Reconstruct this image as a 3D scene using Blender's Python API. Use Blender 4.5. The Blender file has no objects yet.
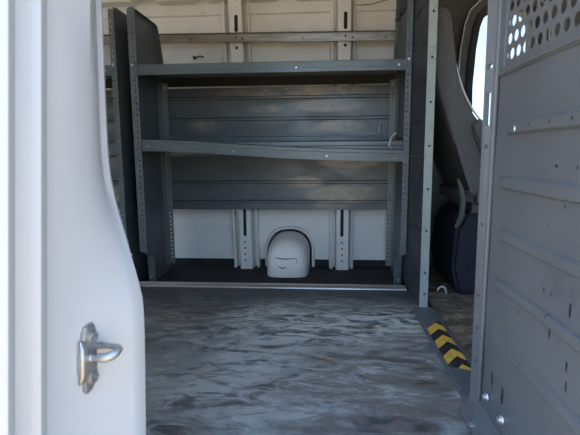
import bpy, bmesh, math, random
from mathutils import Vector, Matrix
random.seed(7)
SC = bpy.context.scene
COL = SC.collection
PI = math.pi

# ------------------------------------------------------------------ mesh kit
class MB:
    def __init__(s): s.v = []; s.f = []
    def add(s, vs, fs):
        o = len(s.v); s.v += [tuple(v) for v in vs]; s.f += [tuple(i + o for i in f) for f in fs]; return s
    def box(s, x0, x1, y0, y1, z0, z1):
        return s.add([(x0,y0,z0),(x1,y0,z0),(x1,y1,z0),(x0,y1,z0),(x0,y0,z1),(x1,y0,z1),(x1,y1,z1),(x0,y1,z1)],
                     [(0,3,2,1),(4,5,6,7),(0,1,5,4),(1,2,6,5),(2,3,7,6),(3,0,4,7)])
    def prism(s, poly, axis, a, b):
        def P(u, w, t): return {0:(t,u,w), 1:(u,t,w), 2:(u,w,t)}[axis]
        n = len(poly)
        vs = [P(u,w,a) for u,w in poly] + [P(u,w,b) for u,w in poly]
        fs = [tuple(range(n)), tuple(range(2*n-1, n-1, -1))] + [(i, i+n, (i+1)%n+n, (i+1)%n) for i in range(n)]
        return s.add(vs, fs)
    def tube(s, pts, r, n=12, cap=True, closed=False):
        pts = [Vector(p) for p in pts]; m = len(pts)
        rs = r if isinstance(r, (list, tuple)) else [r]*m
        up = None; rings = []
        for i, p in enumerate(pts):
            if closed: t = pts[(i+1)%m] - pts[i-1]
            else: t = pts[min(i+1, m-1)] - pts[max(i-1, 0)]
            t.normalize()
            if up is None:
                up = Vector((0,0,1)) if abs(t.z) < .9 else Vector((1,0,0))
            a = t.cross(up).normalized(); up = a.cross(t).normalized()
            rings.append([p + (a*math.cos(2*PI*k/n) + up*math.sin(2*PI*k/n))*rs[i] for k in range(n)])
        vs = [v for R in rings for v in R]; fs = []
        for i in range(m if closed else m-1):
            j = (i+1) % m
            for k in range(n): fs.append((i*n+k, i*n+(k+1)%n, j*n+(k+1)%n, j*n+k))
        if cap and not closed: fs += [tuple(range(n))[::-1], tuple(range((m-1)*n, m*n))]
        return s.add(vs, fs)
    def cyl(s, p0, p1, r, n=16): return s.tube([p0, p1], r, n)
    def loft(s, rings, cap=True):
        n = len(rings[0]); m = len(rings); vs = [v for R in rings for v in R]; fs = []
        for i in range(m-1):
            for k in range(n): fs.append((i*n+k, i*n+(k+1)%n, (i+1)*n+(k+1)%n, (i+1)*n+k))
        if cap: fs += [tuple(range(n))[::-1], tuple(range((m-1)*n, m*n))]
        return s.add(vs, fs)
    def build(s, name, mat, parent=None, bevel=0, smooth=False, seg=2, solid=0):
        bm = bmesh.new()
        off = Vector(parent['_w']) if parent is not None else Vector((0,0,0))
        vs = [bm.verts.new(Vector(v) - off) for v in s.v]
        for f in s.f:
            try: bm.faces.new([vs[i] for i in f])
            except ValueError: pass
        bmesh.ops.remove_doubles(bm, verts=bm.verts, dist=1e-6)
        bmesh.ops.recalc_face_normals(bm, faces=bm.faces)
        if solid:
            g = bmesh.ops.solidify(bm, geom=bm.faces[:], thickness=solid)
            bmesh.ops.recalc_face_normals(bm, faces=bm.faces)
        if bevel:
            es = [e for e in bm.edges if len(e.link_faces) == 2 and e.calc_face_angle(0) > .6]
            bmesh.ops.bevel(bm, geom=es, offset=bevel, segments=seg, affect='EDGES', clamp_overlap=True)
        me = bpy.data.meshes.new(name); bm.to_mesh(me); bm.free()
        me.materials.append(mat)
        if smooth:
            for p in me.polygons: p.use_smooth = True
            me.set_sharp_from_angle(angle=math.radians(35))
        o = bpy.data.objects.new(name, me); COL.objects.link(o)
        if parent is not None:
            o.parent = parent; o['_w'] = tuple(off)
        else: o['_w'] = (0.,0.,0.)
        return o

def each(name, mat, parent, pieces, **k):
    """every small piece (bolt, rivet) is a part of its own"""
    return [p.build(name, mat, parent, **k) for p in pieces]

def cut(o, mb):
    """real holes: subtract the builder's solids from o"""
    off = Vector(o['_w'])
    c = MB(); c.v = [tuple(Vector(v) - off) for v in mb.v]; c.f = mb.f
    co = c.build('cutter', o.data.materials[0]); 
    pr, o.parent = o.parent, None
    md = o.modifiers.new('b', 'BOOLEAN'); md.operation = 'DIFFERENCE'; md.solver = 'EXACT'; md.object = co
    bpy.context.view_layer.update()
    dg = bpy.context.evaluated_depsgraph_get()
    me = bpy.data.meshes.new_from_object(o.evaluated_get(dg))
    o.modifiers.clear(); o.data = me; o.parent = pr
    bpy.data.objects.remove(co, do_unlink=True)

def thing(name, label, cat, loc, group=None):
    o = bpy.data.objects.new(name, None); o.empty_display_size = .05; COL.objects.link(o)
    o.location = loc; o['_w'] = tuple(float(a) for a in loc); o['label'] = label; o['category'] = cat
    if group: o['group'] = group
    return o
def tag(o, label, cat, group=None):
    o['label'] = label; o['category'] = cat
    if group: o['group'] = group
    return o
def struct(o):
    o['kind'] = 'structure'; return o

# ------------------------------------------------------------------ materials
class NT:
    def __init__(s, name):
        s.m = bpy.data.materials.new(name); s.m.use_nodes = True; s.t = s.m.node_tree
        s.b = s.t.nodes['Principled BSDF']; s.tc = s.t.nodes.new('ShaderNodeTexCoord')
    def n(s, typ, **k):
        nd = s.t.nodes.new(typ)
        for a, b in k.items(): setattr(nd, a, b)
        return nd
    def l(s, a, b): s.t.links.new(a, b)
    def mapping(s, scale=(1,1,1), rot=(0,0,0), loc=(0,0,0)):
        mp = s.n('ShaderNodeMapping'); s.l(s.tc.outputs['Object'], mp.inputs[0])
        mp.inputs['Scale'].default_value = scale; mp.inputs['Rotation'].default_value = rot; mp.inputs['Location'].default_value = loc
        return mp.outputs[0]
    def noise(s, vec, scale, detail=6, rough=.6, dist=0):
        nd = s.n('ShaderNodeTexNoise'); s.l(vec, nd.inputs['Vector'])
        nd.inputs['Scale'].default_value = scale; nd.inputs['Detail'].default_value = detail
        nd.inputs['Roughness'].default_value = rough; nd.inputs['Distortion'].default_value = dist
        return nd.outputs['Fac']
    def ramp(s, fac, stops):
        r = s.n('ShaderNodeValToRGB'); s.l(fac, r.inputs[0]); e = r.color_ramp.elements
        while len(e) < len(stops): e.new(.5)
        for i, (p, c) in enumerate(stops):
            e[i].position = p; e[i].color = (*c, 1) if isinstance(c, tuple) else (c, c, c, 1)
        return r.outputs[0]
    def mix(s, fac, a, b, typ='MIX'):
        m = s.n('ShaderNodeMix', data_type='RGBA', blend_type=typ)
        for sock, v in ((m.inputs[0], fac), (m.inputs[6], a), (m.inputs[7], b)):
            if isinstance(v, (int, float)): sock.default_value = v
            elif isinstance(v, tuple): sock.default_value = (*v, 1)
            else: s.l(v, sock)
        return m.outputs[2]
    def math(s, op, a, b=0, c=0):
        m = s.n('ShaderNodeMath', operation=op)
        for i, v in enumerate((a, b, c)):
            if isinstance(v, (int, float)): m.inputs[i].default_value = v
            else: s.l(v, m.inputs[i])
        return m.outputs[0]
    def col(s, v):
        if isinstance(v, tuple): s.b.inputs['Base Color'].default_value = (*v, 1)
        else: s.l(v, s.b.inputs['Base Color'])
    def set(s, rough=.5, metal=0, spec=.5):
        if isinstance(rough, (int, float)): s.b.inputs['Roughness'].default_value = rough
        else: s.l(rough, s.b.inputs['Roughness'])
        s.b.inputs['Metallic'].default_value = metal; s.b.inputs['Specular IOR Level'].default_value = spec
        return s
    def bump(s, h, strength=.2, dist=.002):
        b = s.n('ShaderNodeBump'); s.l(h, b.inputs['Height']); b.inputs['Strength'].default_value = strength
        b.inputs['Distance'].default_value = dist; s.l(b.outputs[0], s.b.inputs['Normal'])

def worn(name, base, dark, light, rough=.45, metal=0., spec=.5, sc=9, stretch=(1,1,1), amount=.5):
    N = NT(name); v = N.mapping(stretch)
    a = N.noise(v, sc, 7, .65); b = N.noise(v, sc*5.3, 4, .7)
    c = N.mix(N.ramp(a, [(.42, 0.), (.75, 1.)]), base, light)
    c = N.mix(N.math('MULTIPLY', N.ramp(b, [(.56, 0.), (.72, 1.)]), amount), c, dark)
    N.col(c)
    N.set(N.ramp(a, [(.3, max(.05, rough-.1)), (.7, min(1, rough+.12))]), metal, spec)
    N.bump(b, .08)
    return N

shelf_steel = worn('shelf_steel', (.10,.132,.148), (.05,.06,.068), (.135,.17,.18), .36, .15, .6, 6, (1,1,2.2)).m
shelf_dark  = worn('end_panel_steel', (.072,.086,.096), (.03,.038,.045), (.092,.105,.115), .45, .1, .5, 7).m
galv        = worn('bare_steel', (.34,.345,.36), (.16,.16,.16), (.5,.5,.52), .35, .7, .5, 14, (.4,3,3)).m
alu         = worn('rail_steel', (.28,.26,.235), (.08,.065,.05), (.52,.49,.44), .34, .6, .5, 10, (.6,2,4)).m
chrome      = worn('striker_steel', (.36,.355,.35), (.13,.12,.11), (.46,.46,.46), .4, .8, .5, 40).m
bolt_m      = worn('bolt_steel', (.6,.6,.62), (.2,.2,.2), (.75,.75,.75), .3, .8, .5, 40).m
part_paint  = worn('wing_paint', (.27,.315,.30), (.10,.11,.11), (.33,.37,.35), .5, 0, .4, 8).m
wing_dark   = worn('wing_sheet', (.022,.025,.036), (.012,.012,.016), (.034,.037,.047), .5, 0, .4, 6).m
plate_m     = worn('threshold_paint', (.085,.095,.11), (.03,.03,.035), (.13,.14,.15), .45, .1, .4, 14).m
under_m     = worn('underside_shade', (.02,.024,.028), (.012,.014,.016), (.03,.035,.04), .6, 0, .3, 9).m  # shade below the top shelf, put into the rear lip's colour
strip_m     = worn('corner_strip_steel', (.19,.21,.21), (.09,.10,.10), (.27,.29,.28), .4, .3, .5, 18).m
rubber      = worn('rubber', (.022,.023,.027), (.012,.012,.014), (.05,.05,.052), .8, 0, .3, 12, (1,3,1)).m
black_pl    = worn('black_plastic', (.03,.03,.032), (.015,.015,.015), (.05,.05,.05), .55, 0, .4, 20).m
trim_grey   = worn('trim_plastic', (.095,.095,.092), (.06,.06,.06), (.12,.12,.115), .7, 0, .3, 25).m
seat_cloth  = worn('seat_cloth', (.115,.115,.113), (.07,.07,.07), (.15,.15,.147), .9, 0, .2, 60).m
piping_m    = worn('piping', (.62,.61,.58), (.4,.4,.38), (.7,.7,.68), .6, 0, .3, 30).m
seat_black  = worn('seat_base', (.02,.022,.032), (.01,.01,.012), (.035,.035,.05), .7, 0, .3, 20).m
beige_m     = worn('headliner', (.72,.62,.44), (.6,.5,.35), (.78,.68,.5), .95, 0, .1, 20).m
hook_m      = worn('hook_white', (.62,.6,.56), (.35,.33,.3), (.75,.73,.7), .45, .2, .5, 30).m
ext_ground  = worn('concrete', (.56,.39,.17), (.43,.30,.13), (.62,.44,.20), .95, 0, .2, 1.5).m

def white_paint():
    N = NT('van_wall_paint'); v = N.mapping((1,1,1))
    a = N.noise(v, 5, 7, .6); b = N.noise(v, 30, 5, .7)
    c = N.mix(N.ramp(a, [(.45,0.),(.8,1.)]), (.80,.79,.76), (.70,.69,.65))
    c = N.mix(N.ramp(b, [(.66,0.),(.74,.7)]), c, (.25,.22,.18))
    N.col(c); N.set(.42, 0, .45); return N.m
wall_paint = white_paint()

def back_steel():
    N = NT('back_panel_steel'); v = N.mapping((1,1,2.2))
    a = N.noise(v, 6, 7, .65); b = N.noise(N.mapping((1,1,1.6)), 9, 9, .72, .4)
    c = N.mix(N.ramp(a, [(.42,0.),(.75,1.)]), (.10,.122,.128), (.14,.16,.162))
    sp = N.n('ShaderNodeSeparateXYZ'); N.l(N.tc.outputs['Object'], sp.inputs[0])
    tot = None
    # warm reflections painted into the colour: x from the middle of the unit, height above the bare floor, half sizes
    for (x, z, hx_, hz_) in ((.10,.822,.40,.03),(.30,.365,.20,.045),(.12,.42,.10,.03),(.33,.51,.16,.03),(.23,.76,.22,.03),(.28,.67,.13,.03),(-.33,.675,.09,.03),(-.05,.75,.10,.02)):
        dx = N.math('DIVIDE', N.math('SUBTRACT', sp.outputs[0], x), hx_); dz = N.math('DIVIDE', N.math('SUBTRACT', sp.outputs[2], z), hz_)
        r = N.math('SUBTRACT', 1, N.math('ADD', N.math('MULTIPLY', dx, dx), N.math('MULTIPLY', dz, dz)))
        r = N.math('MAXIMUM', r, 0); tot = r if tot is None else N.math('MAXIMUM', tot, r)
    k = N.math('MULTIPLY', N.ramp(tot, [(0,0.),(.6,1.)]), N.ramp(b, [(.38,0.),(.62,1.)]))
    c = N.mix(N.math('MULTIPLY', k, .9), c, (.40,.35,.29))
    N.col(c); N.set(N.ramp(b, [(.35,.28),(.65,.5)]), .25, .6); N.bump(b, .12, .003); return N.m
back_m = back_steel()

def van_paint():
    N = NT('body_paint'); v = N.mapping((1,1,1))
    a = N.noise(v, 60, 4, .7); g = N.noise(N.mapping((1,1,.5)), 7, 5, .6)
    c = N.mix(N.ramp(g, [(.5,0.),(.75,.6)]), (.415,.43,.45), (.36,.375,.40))
    c = N.mix(N.ramp(a, [(.735,0.),(.76,.8)]), c, (.3,.28,.27))
    N.col(c); N.set(.28, 0, .5); return N.m
body_paint = van_paint()

def floor_mat():
    N = NT('worn_floor')
    v1 = N.mapping((1.1, 2.0, 1), (0,0,-.12)); v2 = N.mapping((1, 2.6, 1), (0,0,.22), (3,1,0)); v3 = N.mapping((.8, 1.2, 1))
    a = N.noise(v1, 5.0, 10, .68, 1.2)            # dusty smears
    b = N.noise(v2, 6.5, 9, .7, 1.8)           # darker wiped streaks
    d = N.noise(v3, 1.9, 5, .6, .5)                 # large dirt patches
    fine = N.noise(N.mapping((1,2,1)), 45, 6, .75)
    base = N.ramp(a, [(.38, (.028,.031,.035)), (.46, (.095,.107,.112)), (.53, (.21,.235,.24)), (.63, (.40,.43,.425))])
    base = N.mix(N.ramp(b, [(.49, 0.), (.62, .85)]), base, (.05,.054,.062))
    base = N.mix(N.ramp(N.noise(N.mapping((1,3.2,1), (0,0,-.25), (7,2,0)), 7, 6, .6, 1.1), [(.54, 0.), (.64, .8)]), base, (.34,.375,.38))
    base = N.mix(N.ramp(d, [(.46, 0.), (.60, .5)]), base, (.15,.125,.105))
    sq = N.n('ShaderNodeSeparateXYZ'); N.l(N.tc.outputs['Object'], sq.inputs[0])
    # brown trodden dirt inside the doorway
    ux = N.math('DIVIDE', N.math('SUBTRACT', sq.outputs[0], .16), .30); uy = N.math('DIVIDE', N.math('SUBTRACT', sq.outputs[1], .86), .34)
    def patch(x, y, hx_, hy_):
        px_ = N.math('DIVIDE', N.math('SUBTRACT', sq.outputs[0], x), hx_); py_ = N.math('DIVIDE', N.math('SUBTRACT', sq.outputs[1], y), hy_)
        return N.math('SUBTRACT', 1.2, N.math('ADD', N.math('MULTIPLY', px_, px_), N.math('MULTIPLY', py_, py_)))
    streak = N.noise(N.mapping((1,2.6,1), (0,0,.35), (2,5,0)), 9, 8, .66, 1.3)
    for (x, y, hx_, hy_, c_, amt) in ((.04,1.36,.38,.24,(.50,.535,.525),.85), (-.20,1.0,.38,.22,(.42,.45,.445),.7), (-.50,1.46,.26,.16,(.05,.044,.04),.85), (-.42,1.15,.16,.3,(.085,.08,.074),.6)):
        base = N.mix(N.math('MULTIPLY', N.ramp(patch(x,y,hx_,hy_), [(0,0.),(.8,1.)]), N.ramp(streak, [(.43,0.),(.54,amt)])), base, c_)
    rr_ = N.math('SUBTRACT', 1.25, N.math('ADD', N.math('MULTIPLY', ux, ux), N.math('MULTIPLY', uy, uy)))
    base = N.mix(N.math('MULTIPLY', N.ramp(rr_, [(0,0.),(.9,1.)]), N.ramp(b, [(.42,0.),(.54,.75)])), base, (.16,.132,.115))
    # darker band towards the shelving edge
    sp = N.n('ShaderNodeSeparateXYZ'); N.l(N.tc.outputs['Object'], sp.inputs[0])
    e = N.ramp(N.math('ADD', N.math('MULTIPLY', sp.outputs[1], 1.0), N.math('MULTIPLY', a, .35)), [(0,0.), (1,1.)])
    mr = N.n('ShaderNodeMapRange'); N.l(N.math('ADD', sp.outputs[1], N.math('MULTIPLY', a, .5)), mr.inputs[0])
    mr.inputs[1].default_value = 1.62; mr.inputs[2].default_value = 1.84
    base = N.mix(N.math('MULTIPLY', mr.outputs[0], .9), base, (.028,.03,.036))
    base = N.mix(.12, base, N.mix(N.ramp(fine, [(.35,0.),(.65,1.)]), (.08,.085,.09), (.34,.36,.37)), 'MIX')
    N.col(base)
    N.set(N.ramp(a, [(.35,.38),(.6,.6)]), 0, .5)
    N.bump(fine, .15); return N.m
floor_m = floor_mat()

def cab_mat():
    N = NT('cab_mat'); a = N.noise(N.mapping((1,1.6,1)), 14, 8, .7, .6)
    N.col(N.ramp(a, [(.35,(.045,.038,.03)),(.5,(.14,.12,.098)),(.66,(.30,.26,.21))])); N.set(.9,0,.2); N.bump(a,.4,.004); return N.m
cab_mat_m = cab_mat()

def panel_paint():
    """grey enamel with dark scrapes; scrapes are fixed marks on the sheet (y, z, half width, half height)"""
    N = NT('partition_paint')
    v = N.mapping((1,1,1)); a = N.noise(v, 6, 6, .6); b = N.noise(v, 70, 4, .7)
    c = N.mix(N.ramp(a, [(.4,0.),(.7,1.)]), (.120,.128,.138), (.098,.105,.115))
    c = N.mix(N.math('MULTIPLY', N.ramp(b, [(.62,0.),(.72,1.)]), .5), c, (.12,.12,.125))
    sp = N.n('ShaderNodeSeparateXYZ'); N.l(N.tc.outputs['Object'], sp.inputs[0])
    jit = N.math('MULTIPLY', N.math('SUBTRACT', N.noise(v, 120, 3, .6), .5), .9)
    tot = None
    marks = [(.551,.325,.0016,.016),(.596,.277,.0014,.014),(.597,.30,.001,.008),(.547,.253,.0014,.012),(.545,.227,.0013,.012),
             (.69,.271,.0012,.006),(.62,.33,.0012,.006),(.60,.33,.0008,.008),(.58,.45,.001,.005),(.62,.42,.0008,.004),
             (.70,.235,.0009,.005),(.66,.20,.0009,.006),(.52,.42,.0015,.006),(.50,.30,.001,.013),(.53,.35,.0009,.008),
             (.61,.50,.0022,.004),(.56,.50,.0012,.004)]
    for (y, z, hw, hh) in marks:
        dy = N.math('DIVIDE', N.math('SUBTRACT', sp.outputs[1], y-.60), hw*1.9); dz = N.math('DIVIDE', N.math('SUBTRACT', sp.outputs[2], z), hh*.62)
        r = N.math('ADD', N.math('MULTIPLY', dy, dy), N.math('MULTIPLY', dz, dz))
        k = N.math('LESS_THAN', N.math('ADD', r, jit), 1)
        tot = k if tot is None else N.math('MAXIMUM', tot, k)
    c = N.mix(N.math('MULTIPLY', tot, .95), c, (.018,.018,.024))
    # grubby patch
    dy = N.math('DIVIDE', N.math('SUBTRACT', sp.outputs[1], -.025), .05); dz = N.math('DIVIDE', N.math('SUBTRACT', sp.outputs[2], .35), .03)
    r = N.math('SUBTRACT', 1, N.math('ADD', N.math('MULTIPLY', dy, dy), N.math('MULTIPLY', dz, dz)))
    g = N.math('MULTIPLY', N.math('MAXIMUM', r, 0), N.ramp(N.noise(v, 45, 5, .7), [(.45,0.),(.65,1.)]))
    c = N.mix(N.math('MULTIPLY', g, .7), c, (.07,.07,.08))
    N.col(c); N.set(.42, 0, .5); return N.m
panel_m = panel_paint()

def tape_mat():
    N = NT('hazard_tape')
    sp = N.n('ShaderNodeSeparateXYZ'); N.l(N.tc.outputs['Object'], sp.inputs[0])
    ax = N.math('ABSOLUTE', N.math('SUBTRACT', sp.outputs[0], .007))
    t = N.math('FRACT', N.math('DIVIDE', N.math('ADD', N.math('ADD', sp.outputs[1], .016), N.math('MULTIPLY', ax, 1.35)), .088))
    k = N.math('LESS_THAN', t, .5)
    w = N.noise(N.mapping((1,1,1)), 60, 5, .7)
    yel = N.mix(N.ramp(w, [(.5,0.),(.68,.7)]), (.62,.40,.06), (.2,.14,.06))
    blk = N.mix(N.ramp(w, [(.5,0.),(.7,.6)]), (.018,.018,.022), (.1,.1,.11))
    N.col(N.mix(k, blk, yel)); N.set(.45); return N.m
tape_m = tape_mat()

def glass_mat():
    N = NT('window_glass'); t = N.t
    g = N.n('ShaderNodeBsdfGlossy'); g.inputs['Roughness'].default_value = .03
    tr = N.n('ShaderNodeBsdfTransparent'); tr.inputs[0].default_value = (.93,.96,.95,1)
    mx = N.n('ShaderNodeMixShader'); mx.inputs[0].default_value = .07
    N.l(tr.outputs[0], mx.inputs[1]); N.l(g.outputs[0], mx.inputs[2]); N.l(mx.outputs[0], t.nodes['Material Output'].inputs[0])
    return N.m
glass_m = glass_mat()

# ------------------------------------------------------------------ van shell (the setting)
YW = 2.13      # inner skin of the far side wall
LOW = -.035    # bare floor under the shelving, lower than the plywood
XP = .3250      # partition plane
ZC = 1.42

fl = MB(); fl.box(-2.4, .36, .42, 1.668, -.035, 0)
fo = struct(fl.build('floor', floor_m)); 
fl2 = MB(); fl2.box(-2.4, .36, .42, YW+.03, -.07, LOW-.0002)
struct(fl2.build('floor', rubber))
fl3 = MB(); fl3.box(.36, 2.3, .42, YW+.03, -.07, -.012)
struct(fl3.build('floor', black_pl))

ce = MB(); ce.box(-2.4, .36, .38, YW+.12, ZC, ZC+.03); struct(ce.build('ceiling', wall_paint))
ce2 = MB(); ce2.box(.373, 1.75, .38, YW+.12, 1.20, 1.23); ce2.box(.373,.39,.38,YW+.12,1.20,ZC+.03)
struct(ce2.build('ceiling', beige_m))

# far wall: white skin with swaged horizontal creases
wp = [(YW, .002)]
for z, d in ((1.146, .010),):
    wp += [(YW, z-.006), (YW-d, z), (YW-d, z+.05)]
wp += [(YW-.010, ZC)]
poly = wp + [(YW+.03, ZC), (YW+.03, .002)]
w = MB(); w.prism(poly, 0, -2.4, .36)
struct(w.build('wall_back', wall_paint))
w = MB(); w.box(-2.4, .36, YW+.004, YW+.03, LOW, .002)     # dark strip added for the shade in the gap at the wall foot
struct(w.build('wall_foot_gap', rubber))


# pressed roof rail along the top of the far wall, with scalloped tabs
rr = MB(); rr.box(-2.4, .36, YW-.075, YW, 1.218, 1.25)
for xc, hw in ((-1.25,.06), (-.95,.11), (-.66,.10), (-.47,.055), (-.285,.09), (.0,.13), (.26,.07)):
    n = 9
    pts = [(xc-hw-.02, 1.225)] + [(xc-hw+.008, 1.197), (xc-hw+.02, 1.190), (xc+hw-.02, 1.190), (xc+hw-.008, 1.197), (xc+hw+.02, 1.225)]
    rr.prism(pts, 1, YW-.08, YW-.004)
struct(rr.build('trim_1', wall_paint, bevel=.003))

# wall posts: pressed hat sections with side flanges, slots and punched holes
def post(n_, xo0, xi0, xi1, xo1, lean, slots, holes):
    yf = 2.063
    prof = [(xo0-.003, YW), (xo0, YW-.040), (xo0+.007, YW-.044), (xo0+.012, YW-.040), (xo0+.014, YW-.004), (xi0-.009, YW-.004), (xi0-.003, yf+.003), (xi0, yf), (xi1, yf),
            (xi1+.003, yf+.003), (xi1+.009, YW-.004), (xo1-.012, YW-.004), (xo1-.010, YW-.040), (xo1-.006, YW-.044), (xo1, YW-.040), (xo1+.003, YW)]
    z0, z1 = LOW+.0034, 1.24; n = len(prof)
    m = MB().add([(x + lean*(z-.2), y, z) for z in (z0, z1) for x, y in prof], [(i, i+1, n+i+1, n+i) for i in range(n-1)])
    o = m.build(n_, wall_paint, smooth=True, solid=.0016)
    c = MB()
    for xc, za, zb, hw in slots:
        pts = []
        for k in range(9): a = PI*k/8; pts.append((xc+hw*math.cos(a), zb+hw*math.sin(a)))
        for k in range(9): a = PI+PI*k/8; pts.append((xc+hw*math.cos(a), za+hw*math.sin(a)))
        c.prism(pts, 1, yf-.02, YW-.006)
    for xc, z, r in holes: c.cyl((xc, yf-.02, z), (xc, YW-.006, z), r, 12)
    cut(o, c); struct(o)
    zm = .2
    MB().add([(x+lean*(z-.2), y, z) for z in (LOW+.02, 1.21) for x, y in ((xi0+.003,yf+.008),(xi1-.003,yf+.008),(xi1-.003,YW),(xi0+.003,YW))], [(0,1,5,4),(1,2,6,5),(2,3,7,6),(3,0,4,7),(3,2,1,0),(4,5,6,7)]).build('slot_shade', rubber, o)  # dark filler added so the slots read as shaded hollows
post('trim_2', -.432, -.394, -.341, -.310, -.024, [(-.366, .135, .275, .0075), (-.386, 1.06, 1.118, .008)],
     [(-.367, z, .0044) for z in (.100, .070, .040, .012)] + [(-.386, .985, .007), (-.386, 1.028, .006)])
post('trim_3', .036, .069, .119, .144, .0, [(.091, .135, .275, .0075), (.098, 1.06, 1.118, .008)],
     [(.092, z, .0044) for z in (.100, .070, .040, .012)] + [(.098, .985, .007), (.098, 1.022, .006)])

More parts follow.
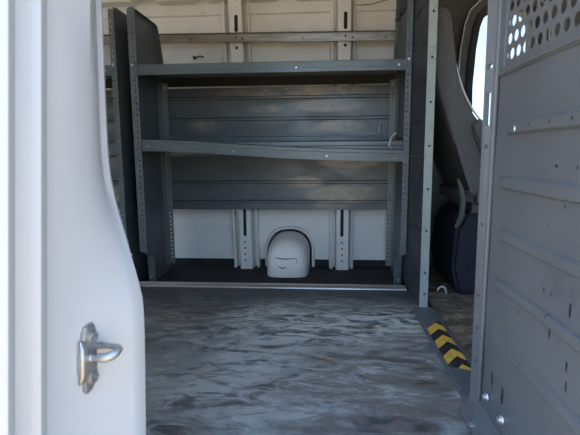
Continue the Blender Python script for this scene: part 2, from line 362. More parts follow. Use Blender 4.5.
# near side of the van: door pillar, sill, header and skin, all one painted body side
# plan sections of the pressed pillar, top to sill: (height, outline from the skin edge round to the opening edge)
PILLAR = [(1.45, [(-0.2878, 0.5245), (-0.2876, 0.5295), (-0.2954, 0.5445), (-0.2886, 0.5565), (-0.2862, 0.5605), (-0.2813, 0.5625), (-0.2815, 0.5685), (-0.2878, 0.5825), (-0.2833, 0.5945), (-0.2695, 0.6345), (-0.2896, 0.6895)]) ,
  (1.0, [(-0.298, 0.475), (-0.2977, 0.48), (-0.3054, 0.495), (-0.298, 0.507), (-0.2953, 0.511), (-0.2902, 0.513), (-0.2903, 0.519), (-0.2965, 0.533), (-0.2915, 0.545), (-0.2765, 0.585), (-0.2963, 0.64)]) ,
  (0.709, [(-0.3046, 0.443), (-0.3042, 0.448), (-0.3118, 0.463), (-0.304, 0.475), (-0.3012, 0.479), (-0.296, 0.481), (-0.296, 0.487), (-0.3021, 0.501), (-0.2969, 0.513), (-0.281, 0.553), (-0.2946, 0.608)]) ,
  (0.62, [(-0.3066, 0.4332), (-0.3062, 0.4382), (-0.3138, 0.4532), (-0.3059, 0.4652), (-0.303, 0.4692), (-0.2977, 0.4712), (-0.2977, 0.4772), (-0.3038, 0.4912), (-0.2985, 0.5032), (-0.2824, 0.5432), (-0.292, 0.5982)]) ,
  (0.56, [(-0.308, 0.4266), (-0.3075, 0.4316), (-0.3151, 0.4466), (-0.3071, 0.4586), (-0.3043, 0.4626), (-0.2989, 0.4646), (-0.2989, 0.4706), (-0.305, 0.4846), (-0.2996, 0.4966), (-0.2833, 0.5366), (-0.2902, 0.5916)]) ,
  (0.52, [(-0.3089, 0.4222), (-0.3084, 0.4272), (-0.316, 0.4422), (-0.3079, 0.4542), (-0.3051, 0.4582), (-0.2997, 0.4602), (-0.2997, 0.4662), (-0.3058, 0.4802), (-0.3003, 0.4922), (-0.2839, 0.5322), (-0.2884, 0.5872)]) ,
  (0.49, [(-0.3096, 0.4189), (-0.3091, 0.4239), (-0.3166, 0.4389), (-0.3086, 0.4509), (-0.3057, 0.4549), (-0.3003, 0.4569), (-0.3003, 0.4629), (-0.3063, 0.4769), (-0.3009, 0.4889), (-0.2844, 0.5289), (-0.2855, 0.5839)]) ,
  (0.46, [(-0.3103, 0.4156), (-0.3097, 0.4206), (-0.3173, 0.4356), (-0.3092, 0.4476), (-0.3063, 0.4516), (-0.3009, 0.4536), (-0.3008, 0.4596), (-0.3069, 0.4736), (-0.3014, 0.4856), (-0.2849, 0.5256), (-0.2796, 0.5806)]) ,
  (0.43, [(-0.311, 0.4123), (-0.3104, 0.4173), (-0.318, 0.4323), (-0.3098, 0.4443), (-0.3069, 0.4483), (-0.3015, 0.4503), (-0.3014, 0.4563), (-0.3075, 0.4703), (-0.302, 0.4823), (-0.2853, 0.5223), (-0.2714, 0.5773)]) ,
  (0.4, [(-0.3116, 0.409), (-0.3111, 0.414), (-0.3186, 0.429), (-0.3104, 0.441), (-0.3075, 0.445), (-0.3021, 0.447), (-0.302, 0.453), (-0.3081, 0.467), (-0.3025, 0.479), (-0.2858, 0.519), (-0.2626, 0.574)]) ,
  (0.37, [(-0.3123, 0.4057), (-0.3117, 0.4107), (-0.3193, 0.4257), (-0.311, 0.4377), (-0.3081, 0.4417), (-0.3027, 0.4437), (-0.3026, 0.4497), (-0.3087, 0.4637), (-0.3031, 0.4757), (-0.2863, 0.5157), (-0.2537, 0.5707)]) ,
  (0.35, [(-0.3128, 0.4035), (-0.3122, 0.4085), (-0.3197, 0.4235), (-0.3115, 0.4355), (-0.3085, 0.4395), (-0.3031, 0.4415), (-0.303, 0.4475), (-0.309, 0.4615), (-0.3035, 0.4735), (-0.2866, 0.5135), (-0.248, 0.5685)]) ,
  (0.33, [(-0.3132, 0.4013), (-0.3126, 0.4063), (-0.3202, 0.4213), (-0.3119, 0.4333), (-0.3089, 0.4373), (-0.3035, 0.4393), (-0.3034, 0.4453), (-0.3094, 0.4593), (-0.3038, 0.4713), (-0.2869, 0.5113), (-0.2432, 0.5663)]) ,
  (0.31, [(-0.3137, 0.3991), (-0.3131, 0.4041), (-0.3206, 0.4191), (-0.3123, 0.4311), (-0.3093, 0.4351), (-0.3039, 0.4371), (-0.3038, 0.4431), (-0.3098, 0.4571), (-0.3042, 0.4691), (-0.2872, 0.5091), (-0.2411, 0.5641)]) ,
  (0.28, [(-0.3144, 0.3958), (-0.3137, 0.4008), (-0.3213, 0.4158), (-0.3129, 0.4278), (-0.31, 0.4318), (-0.3045, 0.4338), (-0.3043, 0.4398), (-0.3104, 0.4538), (-0.3047, 0.4658), (-0.2877, 0.5058), (-0.2401, 0.5608)]) ,
  (0.2, [(-0.3162, 0.387), (-0.3155, 0.392), (-0.323, 0.407), (-0.3146, 0.419), (-0.3116, 0.423), (-0.306, 0.425), (-0.3059, 0.431), (-0.3119, 0.445), (-0.3062, 0.457), (-0.2889, 0.497), (-0.2399, 0.552)]) ,
  (0.12, [(-0.318, 0.3782), (-0.3173, 0.3832), (-0.3248, 0.3982), (-0.3162, 0.4102), (-0.3132, 0.4142), (-0.3076, 0.4162), (-0.3075, 0.4222), (-0.3135, 0.4362), (-0.3077, 0.4482), (-0.2902, 0.4882), (-0.2398, 0.5432)]) ,
  (0, [(-0.3207, 0.365), (-0.32, 0.37), (-0.3275, 0.385), (-0.3187, 0.397), (-0.3156, 0.401), (-0.31, 0.403), (-0.3098, 0.409), (-0.3158, 0.423), (-0.3099, 0.435), (-0.292, 0.475), (-0.2397, 0.53)]) ,
  (-0.05, [(-0.3218, 0.3595), (-0.3211, 0.3645), (-0.3286, 0.3795), (-0.3198, 0.3915), (-0.3167, 0.3955), (-0.311, 0.3975), (-0.3108, 0.4035), (-0.3168, 0.4175), (-0.3108, 0.4295), (-0.2928, 0.4695), (-0.2396, 0.5245)]) ,]
def body_side():
    rings = []
    for z, row in PILLAR:
        xe, ye = row[-1]; xs, ys = row[0]
        pl = [(-2.4, ys-.004), (xs-.012, ys-.003), (xs-.003, ys-.001)] + row[:-1]
        px_, py_ = row[-2]
        pl += [(px_+(xe-px_)*.80, py_+(ye-.010-py_)*.78), (xe-.0035, ye-.011), (xe, ye), (xe*(1.024 if z < .4 else 1.010)-.003, ye+.015), (xe*1.045-.012, ye+.022), (-.40, ye+.022), (-2.4, ye+.022)]
        rings.append([(x, y, z) for x, y in pl])
    return MB().loft(rings)
o = body_side().build('wall_front', body_paint, smooth=True); struct(o)
hd = MB(); hd.box(-.5, .36, .40, .52, 1.33, 1.45); struct(hd.build('wall_front', body_paint, bevel=.01))
sl = MB(); sl.box(-2.4, 2.3, .36, .42, -.30, -.012); sl.box(-.24,.36,.42,.46,-.05,.001)
struct(sl.build('trim_4', body_paint, bevel=.004))

# cab shell: far side with window opening, windscreen end left open above the dash, near side with window opening
win = [(.66,.60),(.648,.70),(.645,.80),(.652,.95),(.664,1.04),(.676,1.075),(.70,1.098),(.74,1.105),(.85,1.103),(.875,1.085),(.885,1.04),(.895,.62),(.89,.60)]
cx = sum(p[0] for p in win)/len(win); cz = sum(p[1] for p in win)/len(win)
def offs(poly, d):
    out = []; n = len(poly)
    for i in range(n):
        a = Vector(poly[i-1]); b = Vector(poly[i]); c = Vector(poly[(i+1)%n])
        t1 = (b-a).normalized(); t2 = (c-b).normalized()
        n1 = Vector((-t1.y, t1.x)); n2 = Vector((-t2.y, t2.x)); m = (n1+n2).normalized()
        k = d/max(.4, m.dot(n1)); out.append((b.x+m.x*k, b.y+m.y*k))
    return out
# winding: win goes up the left side -> outward normal is to the left
outer = offs(win, .072)
ws = MB(); ws.box(.36, 2.3, YW-.05, YW+.03, -.07, 1.199)
wo = ws.build('wall_right', trim_grey)
c = MB(); c.prism(offs(win, .05), 1, YW-.2, YW+.2); cut(wo, c); struct(wo)
def ring(inner, outer_, y0, y1):
    n = len(inner)
    vs = [(x,y0,z) for x,z in inner]+[(x,y0,z) for x,z in outer_]+[(x,y1,z) for x,z in inner]+[(x,y1,z) for x,z in outer_]
    fs = []
    for i in range(n):
        j = (i+1)%n
        fs += [(i,j,n+j,n+i),(2*n+i,3*n+i,3*n+j,2*n+j),(i,2*n+i,2*n+j,j),(n+i,n+j,3*n+j,3*n+i)]
    return MB().add(vs, fs)
wr = struct(ring(offs(win,.012), offs(win,.062), YW-.085, YW+.02).build('window_1', trim_grey, bevel=.004, smooth=True))
g = ring(win, offs(win,.03), YW-.095, YW-.06).build('seal', rubber, wr, bevel=.004, smooth=True)
edge = [(x, YW-.088, z) for x, z in offs(win,.064)]
MB().tube(edge, .0028, 8, closed=True).build('edge_strip', piping_m, wr, smooth=True)
MB().prism(offs(win,.02), 1, YW-.045, YW-.041).build('pane', glass_m, wr)
# near side of the cab, beyond the partition (passenger door with its window)
nw = MB(); nw.box(.36, 2.3, .38, .43, -.05, .62); nw.box(.36,.62,.38,.43,.62,1.199); nw.box(1.5,2.3,.38,.43,.62,1.199); nw.box(.62,1.5,.38,.43,1.14,1.199)
struct(nw.build('door_1', trim_grey))
struct(MB().box(.62,1.5,.402,.407,.62,1.14).build('window_2', glass_m))
da = MB(); da.prism([(1.55,-.011),(1.50,.35),(1.58,.56),(1.72,.60),(2.3,.60),(2.3,-.011)], 1, .435, YW-.052)
tag(da.build('dashboard', black_pl, bevel=.02, smooth=True), 'dark plastic dashboard across the front of the cab', 'dashboard')

gr = MB(); gr.box(-14, 14, -22, 14, -.75, -.70); struct(gr.build('ground', ext_ground))

# ------------------------------------------------------------------ shelving unit
XL, XR, YF = -.727, .3195, 1.70
def arc_shelf(x0, x1, yf, yb, z, lip, lipdir=1):
    """sheet shelf: folded front lip with return, upturned rear"""
    t = .0018
    pr = [(yf, z), (yb, z), (yb, z-t), (yf+t, z-t), (yf+t, z-lip+t), (yf+.014, z-lip+t), (yf+.014, z-lip), (yf, z-lip), (yf, z-.025), (yf+.0015, z-.0235), (yf+.0015,z-.004)]
    return MB().prism(pr, 0, x0, x1)

def end_panel(x, s, parent):
    """s=+1: left panel (flange turned to +x)."""
    out = [(1.700,.128),(1.700,1.040),(1.708,1.056),(1.722,1.064),(1.955,1.064),(1.972,1.056),(1.985,1.035),(2.022,.935),(2.040,.86),(2.052,.80),(2.052,LOW+.0038),
           (1.772,LOW+.0038),(1.765,.085),(1.756,.108),(1.735,.122)]
    t = .0022
    m = MB(); m.prism(out, 0, x, x+s*t)
    o = m.build('end_panel', shelf_dark, parent)
    # rim folded round the front and the top of the sheet
    f = MB(); w_ = .029 if s > 0 else .021
    f.box(min(x, x+s*w_), max(x, x+s*w_), 1.698, 1.7005, .130, 1.052)
    fo_ = f.build('front_flange', shelf_steel, o)
    c = MB(); z = .150
    while z < 1.03:
        xc = x + s*w_*.62
        c.box(xc-.0023, xc+.0023, 1.68, 1.72, z-.0036, z+.0036); z += .0215
    cut(fo_, c)
    tb = MB(); pts = [(1.722,1.064),(1.955,1.064),(1.972,1.056),(1.985,1.035),(2.022,.935),(2.040,.86)]
    for (a, b), (c_, d) in zip(pts[:-1], pts[1:]):
        tb.add([(x,a,b),(x,c_,d),(x+s*.016,c_,d),(x+s*.016,a,b)], [(0,1,2,3)])
    tb.build('top_rim', shelf_steel, o, solid=.002)
    # foot bracket, bolted under the notch
    ft = MB(); ft.prism([(1.735,.150),(1.775,.150),(1.790,.10),(1.790,LOW+.0036),(1.762,LOW+.0036),(1.762,.09),(1.745,.118),(1.722,.126)], 0, x+s*.0022, x+s*.006)
    ft.box(min(x+s*.002,x+s*.034), max(x+s*.002,x+s*.034), 1.762, 1.766, LOW+.0036, .10)
    ft.box(min(x+s*.002,x+s*.034), max(x+s*.002,x+s*.034), 1.745, 1.80, LOW+.0036, LOW+.0065)
    ft.box(min(x+s*.002,x+s*.026), max(x+s*.002,x+s*.026), 1.722, 1.745, .118, .150)
    fb = ft.build('foot_bracket', shelf_dark, parent, bevel=.001)
    each('bolt', bolt_m, fb, [MB().cyl((x+s*.017,1.758,.010),(x+s*.017,1.766,.010),.005,6), MB().cyl((x+s*.006,1.772,.125),(x+s*.010,1.772,.125),.006,6)])
    return o

unit = thing('shelving_unit', 'grey steel shelving unit with sagging middle shelf against the white van wall', 'shelving', ((XL+XR)/2, 1.87, LOW), 'steel shelving units along the van wall')
end_panel(XL, 1, unit); end_panel(XR, -1, unit)
# rear corner strips, two rows of square punchings
for x, s in ((XL+.0026, 1), (XR-.0026, -1)):
    prof = [(x, 1.975),(x, 2.028),(x+s*.026, 2.028),(x+s*.026, 2.026),(x+s*.002, 2.026),(x+s*.002, 1.975)]
    o = MB().prism(prof, 2, .0, .83).build('corner_strip', strip_m, unit)
    c = MB(); z = .03
    while z < .81:
        xc = x+s*.013; c.box(xc-.0032, xc+.0032, 2.02, 2.05, z-.0042, z+.0042)
        c.box(x-.01, x+.01, 1.996, 2.006, z-.0042, z+.0042); z += .0195
    cut(o, c)
# top shelf
ts = arc_shelf(XL+.0025, XR-.0025, 1.7015, 2.036, .852, .038).build('shelf', shelf_steel, unit)
each('rivet', bolt_m, ts, [MB().cyl((-.098,1.698,.829),(-.098,1.703,.829),.0035,8), MB().cyl((XR-.045,1.698,.832),(XR-.045,1.703,.832),.004,8)])
each('bolt', bolt_m, unit, [MB().cyl((x,1.694,.850),(x,1.700,.850),.0052,6) for x in (XL+.011, XR-.011)])
# stiffening channels under the top shelf
each('stiffener', shelf_dark, ts, [MB().box(XL+.02, XR-.02, y, y+.03, .840, .850) for y in (1.80, 1.92)], bevel=.002)
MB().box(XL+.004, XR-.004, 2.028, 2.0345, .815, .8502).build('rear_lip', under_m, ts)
# middle shelf: level tray set back, and the loose front lip sagging to the right
ms = MB()
t = .0018
ms.prism([(1.748,.560),(1.760,.565),(2.036,.565),(2.036,.590),(2.034,.590),(2.034,.563),(1.762,.563),(1.750,.558),(1.750,.545),(1.744,.541),(1.744,.528),(1.760,.528),(1.760,.526),(1.742,.526),(1.742,.542),(1.748,.546)], 0, XL+.004, XR-.004)
ms.build('shelf', shelf_steel, unit)
sg = MB(); x0, x1 = XL+.0025, XR-.0025
def zl(k):
    P = [(0,0),(.12,.004),(.235,.010),(.36,.020),(.495,.030),(.606,.0365),(.75,.0425),(.97,.049),(1.001,.0495)]
    for (a, b), (c_, d) in zip(P[:-1], P[1:]):
        if a <= k <= c_: return .574 - (b + (d-b)*(k-a)/(c_-a))
pr_ = [(1.702, 0), (1.738, .004), (1.738, .002), (1.7045, -.0022), (1.7045,-.012),(1.7025,-.014),(1.7025,-.039), (1.716,-.040), (1.716,-.042), (1.7005,-.042),(1.7005,-.013),(1.702,-.011)]
rings = []
for i in range(25):
    k = i/24; x = x0+(x1-x0)*k
    rings.append([(x, y, zl(k)+dz) for y, dz in pr_])
so = sg.loft(rings).build('shelf', shelf_steel, unit)
so['label'] = 'sagging front shelf edge'
each('rivet', bolt_m, so, [MB().cyl((x0+(x1-x0)*k,1.6975,zl(k)-.028),(x0+(x1-x0)*k,1.7015,zl(k)-.028),.003,8) for k in (.05, .37, .71, .955)])
# bent tab hanging at the right end
MB().tube([(XR-.045,1.735,.590),(XR-.060,1.735,.575),(XR-.068,1.735,.545),(XR-.058,1.735,.532)], .0035, 8).build('bent_tab', bolt_m, unit, smooth=True)
MB().tube([(XR-.062,2.02,.668),(XR-.070,2.02,.64),(XR-.072,2.02,.60)], [.002,.006,.004], 8).build('bent_tab', bolt_m, unit, smooth=True)

def back_panel(zs, parent):
    """sheet with a V crease at each z in zs[1:-1], folded edges"""
    y = 2.043; pts = [(y-.010, zs[0]), (y, zs[0])]
    for z in zs[1:-1]:
        pts += [(y, z-.010), (y-.006, z-.006), (y-.006, z-.0005), (y+.010, z+.001), (y+.010, z+.005), (y, z+.007)]
    pts += [(y, zs[-1]), (y-.010, zs[-1]), ]
    m = MB(); n = len(pts)
    m.add([(XL+.004,a,b) for a,b in pts]+[(XR-.004,a,b) for a,b in pts], [(i,i+1,n+i+1,n+i) for i in range(n-1)])
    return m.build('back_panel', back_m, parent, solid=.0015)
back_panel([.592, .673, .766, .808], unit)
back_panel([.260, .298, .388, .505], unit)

# neighbouring unit, the same make, standing to the left
def copy_tree(o, parent=None, skip=()):
    c = o.copy(); COL.objects.link(c)
    if parent is not None: c.parent = parent
    for ch in list(o.children):
        if ch in skip: continue
        copy_tree(ch, c, skip)
    return c
n2 = copy_tree(unit, skip=[so]+[c for c in unit.children if c.name.startswith('bent_tab')])
n2.location.x += -1.0975
n2['label'] = 'second grey steel shelving unit, mostly hidden behind the white door pillar'

# ------------------------------------------------------------------ rail, strip, mat, housing, clips
rl = thing('cargo_rail', 'long horizontal metal lashing rail above the shelves on the wall', 'rail', (-.2, 2.045, .99))
def railz(x): return 1.0395 - .012*(x+.77)/1.1
m = MB(); rg = []
for x in (-2.2, -1.2, -.77, -.4, 0, .325):
    z = railz(x)
    rg.append([(x,2.058,z+.012),(x,2.048,z+.012),(x,2.040,z+.008),(x,2.048,z+.004),(x,2.048,z-.022),(x,2.040,z-.026),(x,2.040,z-.031),(x,2.052,z-.032),(x,2.058,z-.028)])
ro = m.loft(rg).build('channel', alu, rl, bevel=.0008)
c = MB()
for x in (-.386, .098): c.cyl((x,2.02,railz(x)-.008),(x,2.08,railz(x)-.008),.006,12)
cut(ro, c)
each('bolt', rubber, rl, [MB().cyl((x+.03,2.043,railz(x)-.016),(x+.03,2.049,railz(x)-.016),.004,6) for x in (-.62,-.386,-.12,.098,.24)])

fs = MB(); rg = []
prf = [(1.655,.0006),(1.656,.005),(1.660,.008),(1.666,.0105),(1.670,.0085),(1.674,.0115),(1.678,.0085),(1.682,.0125),(1.688,.0120),(1.6925,.008),(1.6930,-.031),(1.6690,-.031),(1.6690,.0006)]
fs.prism(prf, 0, -.98, .318)
tag(fs.build('edging_strip', galv, bevel=.0006), 'ribbed aluminium edging strip across the floor in front of the shelves', 'strip')

fm = MB(); fm.box(-2.3, .333, 1.694, YW-.001, LOW, LOW+.003)
tag(fm.build('rubber_mat', rubber), 'dark rubber mat on the floor beneath the shelving', 'mat')

hs = thing('housing_cover', 'white domed metal housing on the wall foot between the two posts', 'cover', (-.157, 2.03, LOW))
xc = -.158; rg = []
K = 28
def arch(hw, zt, y, zb=LOW+.0034):
    pts = []
    for k in range(K+1):
        a = PI - PI*k/K
        pts.append((xc+hw*math.copysign(abs(math.cos(a))**.85, math.cos(a)), y, max(zb, zt-hw + hw*math.sin(a)**.95) if math.sin(a) > 1e-6 else zb))
    # straight legs
    pts[0] = (xc-hw, y, zb); pts[-1] = (xc+hw, y, zb)
    return pts
m = MB()
m.loft([arch(.122,.168,YW), arch(.122,.168,YW-.006), arch(.120,.166,YW-.016), arch(.115,.161,YW-.019), arch(.109,.155,YW-.016), arch(.106,.152,YW-.006), arch(.105,.150,YW)])
fl_ = m.build('flange', wall_paint, hs, smooth=True)
secs = [(.0985,.143,YW-.001),(.098,.142,2.09),(.0965,.138,2.04),(.095,.132,2.00),(.092,.124,1.97),(.088,.112,1.952),(.081,.094,1.938),(.068,.066,1.929),(.048,.034,1.923),(.028,.008,1.921)]
m = MB(); m.loft([arch(a,b,c_) for a,b,c_ in secs])
dome = m.build('dome', wall_paint, hs, smooth=True)
each('scrape', black_pl, dome, [MB().tube([(xc-.052,1.930,.058),(xc-.03,1.925,.053),(xc+.0,1.923,.052),(xc+.042,1.927,.056)], [.001,.0022,.0024,.001], 6),
 MB().tube([(xc-.04,1.9235,.020),(xc-.02,1.921,.010),(xc+.0,1.919,.015)], [.001,.003,.001], 6),
 MB().tube([(xc+.042,1.927,.054),(xc+.046,1.9275,.036),(xc+.030,1.924,.018)], .0012, 6)])

# small cables and clip on the upper wall
tag(MB().tube([(.125,YW-.012,1.172),(.17,YW-.012,1.166),(.22,YW-.012,1.170),(.275,YW-.02,1.182),(.31,YW-.03,1.19)], .0016, 6).build('cable', black_pl, smooth=True),
    'thin dark cable running along the upper wall at right', 'cable')
tag(MB().tube([(-.425,2.10,1.135),(-.40,2.075,1.165),(-.37,2.06,1.200)], [.001,.003,.004], 6).build('cable', black_pl, smooth=True),
    'short black cable end at the top of the left wall post', 'cable')
cl = MB(); cl.box(-.602,-.590,YW-.014,YW,.952,.966); cl.tube([(-.590,YW-.008,.958),(-.57,YW-.010,.966),(-.552,YW-.006,.962)], .0035, 6)
tag(cl.build('wall_clip', black_pl, bevel=.001), 'small dark clip on the wall just above the top shelf', 'clip')

# ------------------------------------------------------------------ partition, far wing
pw = thing('partition_wing', 'narrow grey bulkhead wing beside the shelves with punched pale front edge', 'partition', (XP, 1.78, 0))
prof = []; z = .012
zz = [.012]
for zr in (.14,.26,.38,.50,.62,.74,.86,.98,1.10,1.22): zz += [zr-.006, zr, zr+.006]
zz += [ZC-.004]
prof = [(XP - (.004 if (i%3==2 and i>0) else 0), z) for i, z in enumerate(zz)]
m = MB(); n = len(prof)
m.add([(x,1.455,z) for x,z in prof]+[(x,YW-.002,z) for x,z in prof], [(i,i+1,n+i+1,n+i) for i in range(n-1)])
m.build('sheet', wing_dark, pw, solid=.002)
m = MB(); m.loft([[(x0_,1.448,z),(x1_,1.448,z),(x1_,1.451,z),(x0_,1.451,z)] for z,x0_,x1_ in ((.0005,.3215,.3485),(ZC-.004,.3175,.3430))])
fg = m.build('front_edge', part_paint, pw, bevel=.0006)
c = MB()
for z in (1.232,1.093,.954,.816,.677,.538,.397,.257,.112,.038):
    z = .52+(z-.52)*.967; xh = .3370 - .0045*z; c.cyl((xh,1.43,z),(xh,1.47,z),.0042,12)
cut(fg, c)
MB().box(.3275,.342,1.452,1.480,.004,ZC-.004).build('post', wing_dark, pw)

# ------------------------------------------------------------------ partition, near panel
npn = thing('partition_panel', 'large grey ribbed bulkhead panel with round holes at its top, nearest right', 'partition', (.305, .60, 0))
XN = .305; Y0, Y1 = .40, .830
ribs = [.557, .468, .379, .294, .197, .115]
NY, NZ = 90, 300
def hx(y, z):
    x = XN
    for i, zr in enumerate(ribs[:-1]):
        ye = Y1 - .038 - (.012 if i == 0 else 0)
        d = abs(z-zr); hw = (.0060 if i < 2 else .0052)
        k = max(0, 1-(d/(hw*1.9))**2)
        e = min(1, max(0, (ye-y)/.022)); e = e*e*(3-2*e)
        k = min(1, k*1.7); k = k*k*(3-2*k); x -= (.0070 if i < 2 else .0062) * k * e
    # bead under the perforated field
    # slight dents
    x += .0012*math.sin(y*23+z*9)*math.sin(z*17)
    return x
m = MB(); vs = []; fc = []
ZT = .655
for i in range(NY+1):
    for j in range(NZ+1):
        y = Y0+(Y1-Y0)*i/NY; z = .012+(ZT-.012)*j/NZ; vs.append((hx(y,z), y, z))
for i in range(NY):
    for j in range(NZ): fc.append((i*(NZ+1)+j,(i+1)*(NZ+1)+j,(i+1)*(NZ+1)+j+1,i*(NZ+1)+j+1))
sh = m.add(vs, fc).build('sheet', panel_m, npn, smooth=True, solid=-.002)
c = MB()
for y in (.733,.684,.624,.571,.515,.46): c.cyl((.28,y,.5585-(.004 if y>.7 else 0)),(.33,y,.5585-(.004 if y>.7 else 0)),.0036 if y<.7 else .005,12)
for y,z,hh in ((.778,.111,.016),(.729,.110,.016)):
    pts = []
    for k in range(9): a = PI*k/8; pts.append((y+.0075*math.cos(a), z+hh-.0075+.0075*math.sin(a)))
    for k in range(9): a = PI+PI*k/8; pts.append((y+.0075*math.cos(a), z-hh+.0075+.0075*math.sin(a)))
    c.prism(pts, 0, .28, .33)
cut(sh, c)
# dished frame round the perforated field
def bar(y0,y1,z0,z1,x0,x1,name='frame_bar',bv=.003): return MB().box(x0,x1,y0,y1,z0,z1).build(name, panel_m, npn, bevel=bv, smooth=True, seg=3)
bar(Y0, Y1-.022, .646, .657, XN-.006, XN+.004)
bar(.8005, .826, .645, 1.40, XN-.003, XN+.004)
# perforated sheet : hexagonal cells with round holes
P, R, r = .0235, .0255, .0089
m = MB(); NA = 18
row = 0; z = .6765
perf_y0, perf_y1 = .40, .800
while z < 1.12:
    k0 = math.floor((perf_y0-.590)/P)-1
    for k in range(k0, 20):
        yc = .590 + k*P + (P/2 if row % 2 else 0)
        if yc < perf_y0 or yc > .806: continue
        inn = []; out = []
        for q in range(NA):
            a = 2*PI*q/NA + PI/2
            inn.append((XN+.002, yc+r*math.cos(a), z+r*math.sin(a)))
            # pointy-top hexagon boundary, stretched vertically
            aa = (a - PI/2) % (PI/3); d = (P/2)/math.cos(aa-PI/6)
            hx_, hz_ = d*math.cos(a), d*math.sin(a)*R/(P*.8660254)
            out.append((XN+.002, yc+hx_, z+hz_))
        if row == 0: m.add(out[6:13]+[(XN+.002,out[12][1],.650),(XN+.002,out[6][1],.650)],[tuple(range(9))])
        m.add(inn+out, [(q,(q+1)%NA,NA+(q+1)%NA,NA+q) for q in range(NA)])
    z += R; row += 1
pf = m.build('perforated_sheet', panel_m, npn, solid=.0016)
bar(Y0, .80, 1.115, 1.40, XN, XN+.004)
# edge strip with punched holes, and rolled bead beside it
m = MB(); m.loft([[(x0_,.846,z),(x0_+.003,.849,z),(XN+.002,.828,z),(XN-.003,.824,z)] for z, x0_ in ((.035,.2925),(.8,.2865),(1.40,.2845))])
es = m.build('edge_strip', part_paint if False else panel_m, npn)
c = MB()
for z in (1.26,1.12,.975,.82): c.cyl((.27,.837,z),(.34,.837,z),.0038,12)
c.cyl((.27,.8375,.667),(.34,.8375,.667),.0050,12)
c.box(.27,.34,.833,.842,.565,.622)
for z in (.528,.386,.251,.186,.120): c.cyl((.27,.837,z),(.34,.837,z),.0040,12)
cut(es, c)
MB().tube([(XN-.004,.824,.05),(XN-.0045,.824,1.40)], .0042, 12).build('bead', panel_m, npn, smooth=True)
# base flange and bolts
m = MB(); m.prism([(XN+.004,.046),(XN-.002,.046),(XN-.012,.014),(XN-.028,.006),(XN-.028,.002),(XN+.004,.002)], 1, .44, .870)
m.build('base_flange', panel_m, npn, bevel=.002, smooth=True)
for y, z, x in ((.789,.072,XN-.001),(.719,.071,XN-.001),(.64,.07,XN-.001)):
    MB().loft([[(x-h, y+q*math.cos(2*PI*k/18), z+q*math.sin(2*PI*k/18)) for k in range(18)] for h, q in ((.001,.0085),(.003,.008),(.0035,.0055),(.008,.005))]).build('bolt', bolt_m, npn)
for y in (.80,.70): MB().cyl((XN-.020,y,.006),(XN-.020,y,.012),.007,16).build('bolt', bolt_m, npn)

# ------------------------------------------------------------------ threshold, tape
m = MB(); m.prism([(.296,.0006),(.302,.0095),(.362,.0100),(.374,.002),(.374,-.011),(.361,-.011),(.3605,.0006)], 1, .45, 1.446)
th = m.build('threshold_plate', plate_m, bevel=.0008)
tag(th, 'grey metal threshold plate on the floor of the partition doorway', 'threshold')
tp = thing('hazard_tape', 'yellow and black chevron hazard tape on the doorway threshold', 'tape', (.3310,1.19,.0102))
m = MB(); n = 30; vs=[]; fc=[]
for i in range(n+1):
    t = i/n; j = random.uniform(-.0009,.0009)
    vs += [(.3045+j, 1.030+.230*t, .0104), (.3560+j*.5, 1.010+.325*t, .0104)]
for i in range(n): fc.append((2*i,2*i+1,2*i+3,2*i+2))
m.add(vs, fc).build('strip', tape_m, tp, solid=-.0006)

# ------------------------------------------------------------------ cab
cmm = MB(); n=40; vs=[]; fc=[]
for i in range(n+1):
    for j in range(n+1):
        x=.378+1.1*i/n; y=.46+1.56*j/n
        vs.append((x,y,-.0085+.0012*math.sin(i*1.3)*math.cos(j*.9)))
for i in range(n):
    for j in range(n): fc.append((i*(n+1)+j,(i+1)*(n+1)+j,(i+1)*(n+1)+j+1,i*(n+1)+j+1))
tag(MB().add(vs,fc).build('cab_mat', cab_mat_m, smooth=True, solid=.002), 'worn brown floor mat in the cab beyond the doorway', 'mat')

seat = thing('driver_seat', 'grey cloth driver seat with reclined backrest and pale piping seen through doorway', 'seat', (.72,1.80,-.01))
front = [(.4105,.975),(.418,.925),(.431,.873),(.442,.82),(.456,.775),(.472,.73),(.490,.692),(.512,.655),(.536,.625),(.575,.56),(.60,.48),(.615,.40)]
rear  = [(.54,.36),(.512,.42),(.485,.475),(.457,.541),(.425,.625),(.395,.711),(.372,.80),(.362,.90),(.362,.98),(.372,1.00),(.395,1.0)]
polyS = front + rear
cxs = sum(p[0] for p in polyS)/len(polyS); czs = sum(p[1] for p in polyS)/len(polyS)
def shr(k): return [(p[0]+(cxs-p[0])*k*.35, p[1]+(czs-p[1])*k*.06) for p in polyS]
m = MB(); m.loft([[(x,y,z) for x,z in shr(k)] for y,k in ((1.600,.9),(1.604,.35),(1.614,.08),(1.63,0),(1.80,-.05),(1.96,0),(1.985,.3),(1.99,.9))])
bk = m.build('backrest', seat_cloth, seat, smooth=True)
MB().tube([(x+.003,1.604,z) for x,z in front[:9]], .0034, 8).build('piping', piping_m, bk, smooth=True)
MB().tube([(x+.030,1.605,z) for x,z in rear[2:8]], .0016, 6).build('seam', black_pl, bk, smooth=True)
MB().tube([(.402,1.601,.655),(.43,1.601,.668),(.455,1.601,.673),(.488,1.605,.668)], .0012, 6).build('seam', black_pl, bk, smooth=True)
m = MB(); m.box(.50,.99,1.60,1.99,.30,.42)
m.build('seat_cushion', seat_cloth, seat, bevel=.04, smooth=True, seg=5)
m = MB(); m.prism([(.50,-.005),(.475,.10),(.485,.24),(.52,.305),(.93,.305),(.95,-.005)], 1, 1.63, 1.96)
m.build('seat_base', seat_black, seat, bevel=.012, smooth=True)
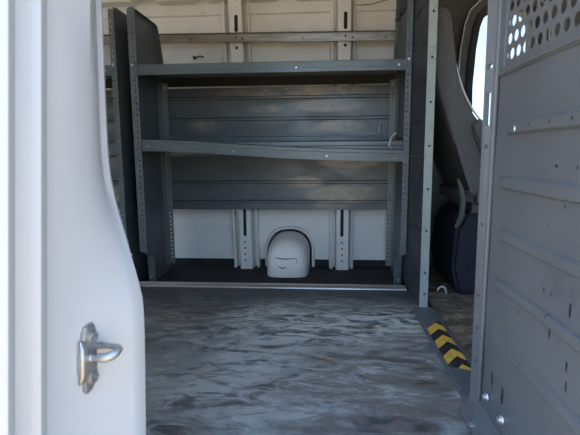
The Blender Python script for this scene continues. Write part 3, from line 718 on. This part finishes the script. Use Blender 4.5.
# recliner hinge cover
m = MB(); m.prism([(.505,.60),(.518,.625),(.54,.63),(.575,.57),(.60,.50),(.595,.46),(.56,.48)], 1, 1.578, 1.602)
m.build('hinge_cover', trim_grey, seat, bevel=.006, smooth=True)
MB().tube([(.468,1.590,.425),(.478,1.585,.395),(.486,1.58,.35),(.484,1.58,.30),(.474,1.58,.270),(.466,1.585,.255)],
              [.004,.008,.010,.010,.009,.004], 10).build('belt_stalk', trim_grey, seat, smooth=True)
pts = [(.436+.017*math.cos(a), 1.61+.0*a, .004+.028*math.sin(a)) for a in [PI*.02+PI*.86*k/12 for k in range(13)]]
tag(MB().tube(pts, [.0022]+[.0034]*11+[.0022], 8).build('floor_hook', hook_m, smooth=True), 'small pale curved hook standing on the cab floor mat', 'hook')

# ------------------------------------------------------------------ striker on the door pillar
st = thing('door_striker', 'worn chrome door striker bolted to the white door pillar', 'latch', (-.2905, .499, .270))
U = Vector((.385,.923,0)); Nn = Vector((.923,-.385,0)); ORG = Vector((-.2905,.499,0))
def L(u, h, z):
    p = ORG + U*u + Nn*h + Vector((0, .11*(z-.270), 0)); return (p.x, p.y, z)
pl = [(-.004,.285),(.010,.287),(.014,.280),(.0145,.262),(.0165,.255),(.0165,.212),(.0135,.206),(.010,.196),(.006,.190),(-.003,.188),(-.006,.192),(-.007,.206),(-.0135,.216),(-.016,.224),(-.016,.246),(-.0115,.258),(-.0095,.276)]
pl = [(u*.80, .270+(z-.237)*.86) for u, z in pl]
def plate(hs_):
    return [[L(u*kk, h, .270+(z-.270)*kk) for u,z in pl] for h,kk in hs_]
MB().loft(plate(((-.002,1),(.004,1),(.0055,.95),(.0058,.9)))).build('base_plate', chrome, st, smooth=True)
# raised spine the bail is riveted through
MB().loft([[L(u, h, .270+s_) for u,h in ((-.0128,.005),(-.0128,.0085-k),(-.0105,.0105-k),(-.0055,.0105-k),(-.003,.005))] for s_,k in ((-.026,.005),(-.017,.0005),(0,0),(.017,.0005),(.026,.005))]).build('reinforcement', chrome, st, smooth=True)
for zc in (.2955,.2455):
    so2 = MB().loft([[L(.0055+q*math.cos(2*PI*k/20), h, zc+q*math.sin(2*PI*k/20)) for k in range(20)] for h,q in ((.005,.0075),(.0078,.0072),(.0082,.0056),(.0098,.0052))]).build('screw', chrome, st, smooth=True)
    c = MB(); c.cyl(L(.0055,.0072,zc),L(.0055,.02,zc),.0026,6); cut(so2, c)
bp = [L(-.003,.004,.2745),L(-.003,.016,.2755),L(-.0028,.0175,.2758),L(-.0025,.026,.277),L(-.0022,.0275,.2775),L(-.001,.036,.279),L(.003,.0405,.2805),L(.009,.043,.2825),L(.0145,.0425,.285),
      L(.0165,.038,.2855),L(.0165,.028,.2845),L(.0165,.016,.283),L(.0165,.004,.2815)]
br = [.0050,.0048,.0036,.0034,.0054,.0058,.0058,.0050,.0042,.0036,.0036,.0038,.0044]
MB().tube(bp, br, 16).build('bail', chrome, st, smooth=True)

# ------------------------------------------------------------------ light: overcast-bright sky and a high sun lighting the yard
wd = bpy.data.worlds.new('World'); SC.world = wd; wd.use_nodes = True
nt = wd.node_tree; bg = nt.nodes['Background']
tc = nt.nodes.new('ShaderNodeTexCoord'); sx = nt.nodes.new('ShaderNodeSeparateXYZ'); nt.links.new(tc.outputs['Generated'], sx.inputs[0])
rp = nt.nodes.new('ShaderNodeValToRGB'); nt.links.new(sx.outputs[2], rp.inputs[0])
e = rp.color_ramp.elements
e[0].position = 0; e[0].color = (.66,.80,1.0,1); e[1].position = .9; e[1].color = (.32,.54,1.0,1)
k = e.new(.25); k.color = (.50,.72,1.0,1)
# the sky is brighter on the side the street lies, behind and left of the viewer
dp = nt.nodes.new('ShaderNodeVectorMath'); dp.operation = 'DOT_PRODUCT'; nt.links.new(tc.outputs['Generated'], dp.inputs[0]); dp.inputs[1].default_value = (-.35,-.85,.15)
ma = nt.nodes.new('ShaderNodeMath'); ma.operation = 'MULTIPLY_ADD'; nt.links.new(dp.outputs['Value'], ma.inputs[0]); ma.inputs[1].default_value = .8; ma.inputs[2].default_value = 2.4
nt.links.new(rp.outputs[0], bg.inputs['Color']); nt.links.new(ma.outputs[0], bg.inputs['Strength'])
su = bpy.data.lights.new('sun', 'SUN'); su.energy = 12.5; su.angle = math.radians(1.5); su.color = (1,.89,.72)
so3 = bpy.data.objects.new('sun', su); COL.objects.link(so3)
so3.rotation_euler = Vector((.55,-.35,-1.0)).to_track_quat('-Z','Y').to_euler()

# ------------------------------------------------------------------ camera
F = 446; yaw = math.radians(4.2); pit = math.radians(8.3); roll = math.radians(-.4)
f = Vector((-math.sin(yaw)*math.cos(pit), math.cos(yaw)*math.cos(pit), -math.sin(pit)))
r_ = f.cross(Vector((0,0,1))).normalized(); u_ = r_.cross(f)
r2 = r_*math.cos(roll)+u_*math.sin(roll); u2 = -r_*math.sin(roll)+u_*math.cos(roll)
cam = bpy.data.cameras.new('camera'); co = bpy.data.objects.new('camera', cam); COL.objects.link(co)
M = Matrix((r2, u2, -f)).transposed().to_4x4(); M.translation = Vector((0,0,.52)); co.matrix_world = M
cam.sensor_fit = 'HORIZONTAL'; cam.sensor_width = 36; cam.lens = 36*F/580; cam.clip_start = .02
cam.dof.use_dof = True; cam.dof.focus_distance = 1.75; cam.dof.aperture_fstop = 10
SC.camera = co

for o in bpy.data.objects:
    if '_w' in o: del o['_w']
vs_ = SC.view_settings; vs_.view_transform = 'Standard'; vs_.look = 'None'; vs_.gamma = 1; vs_.use_curve_mapping = False
vs_.exposure = 0.35
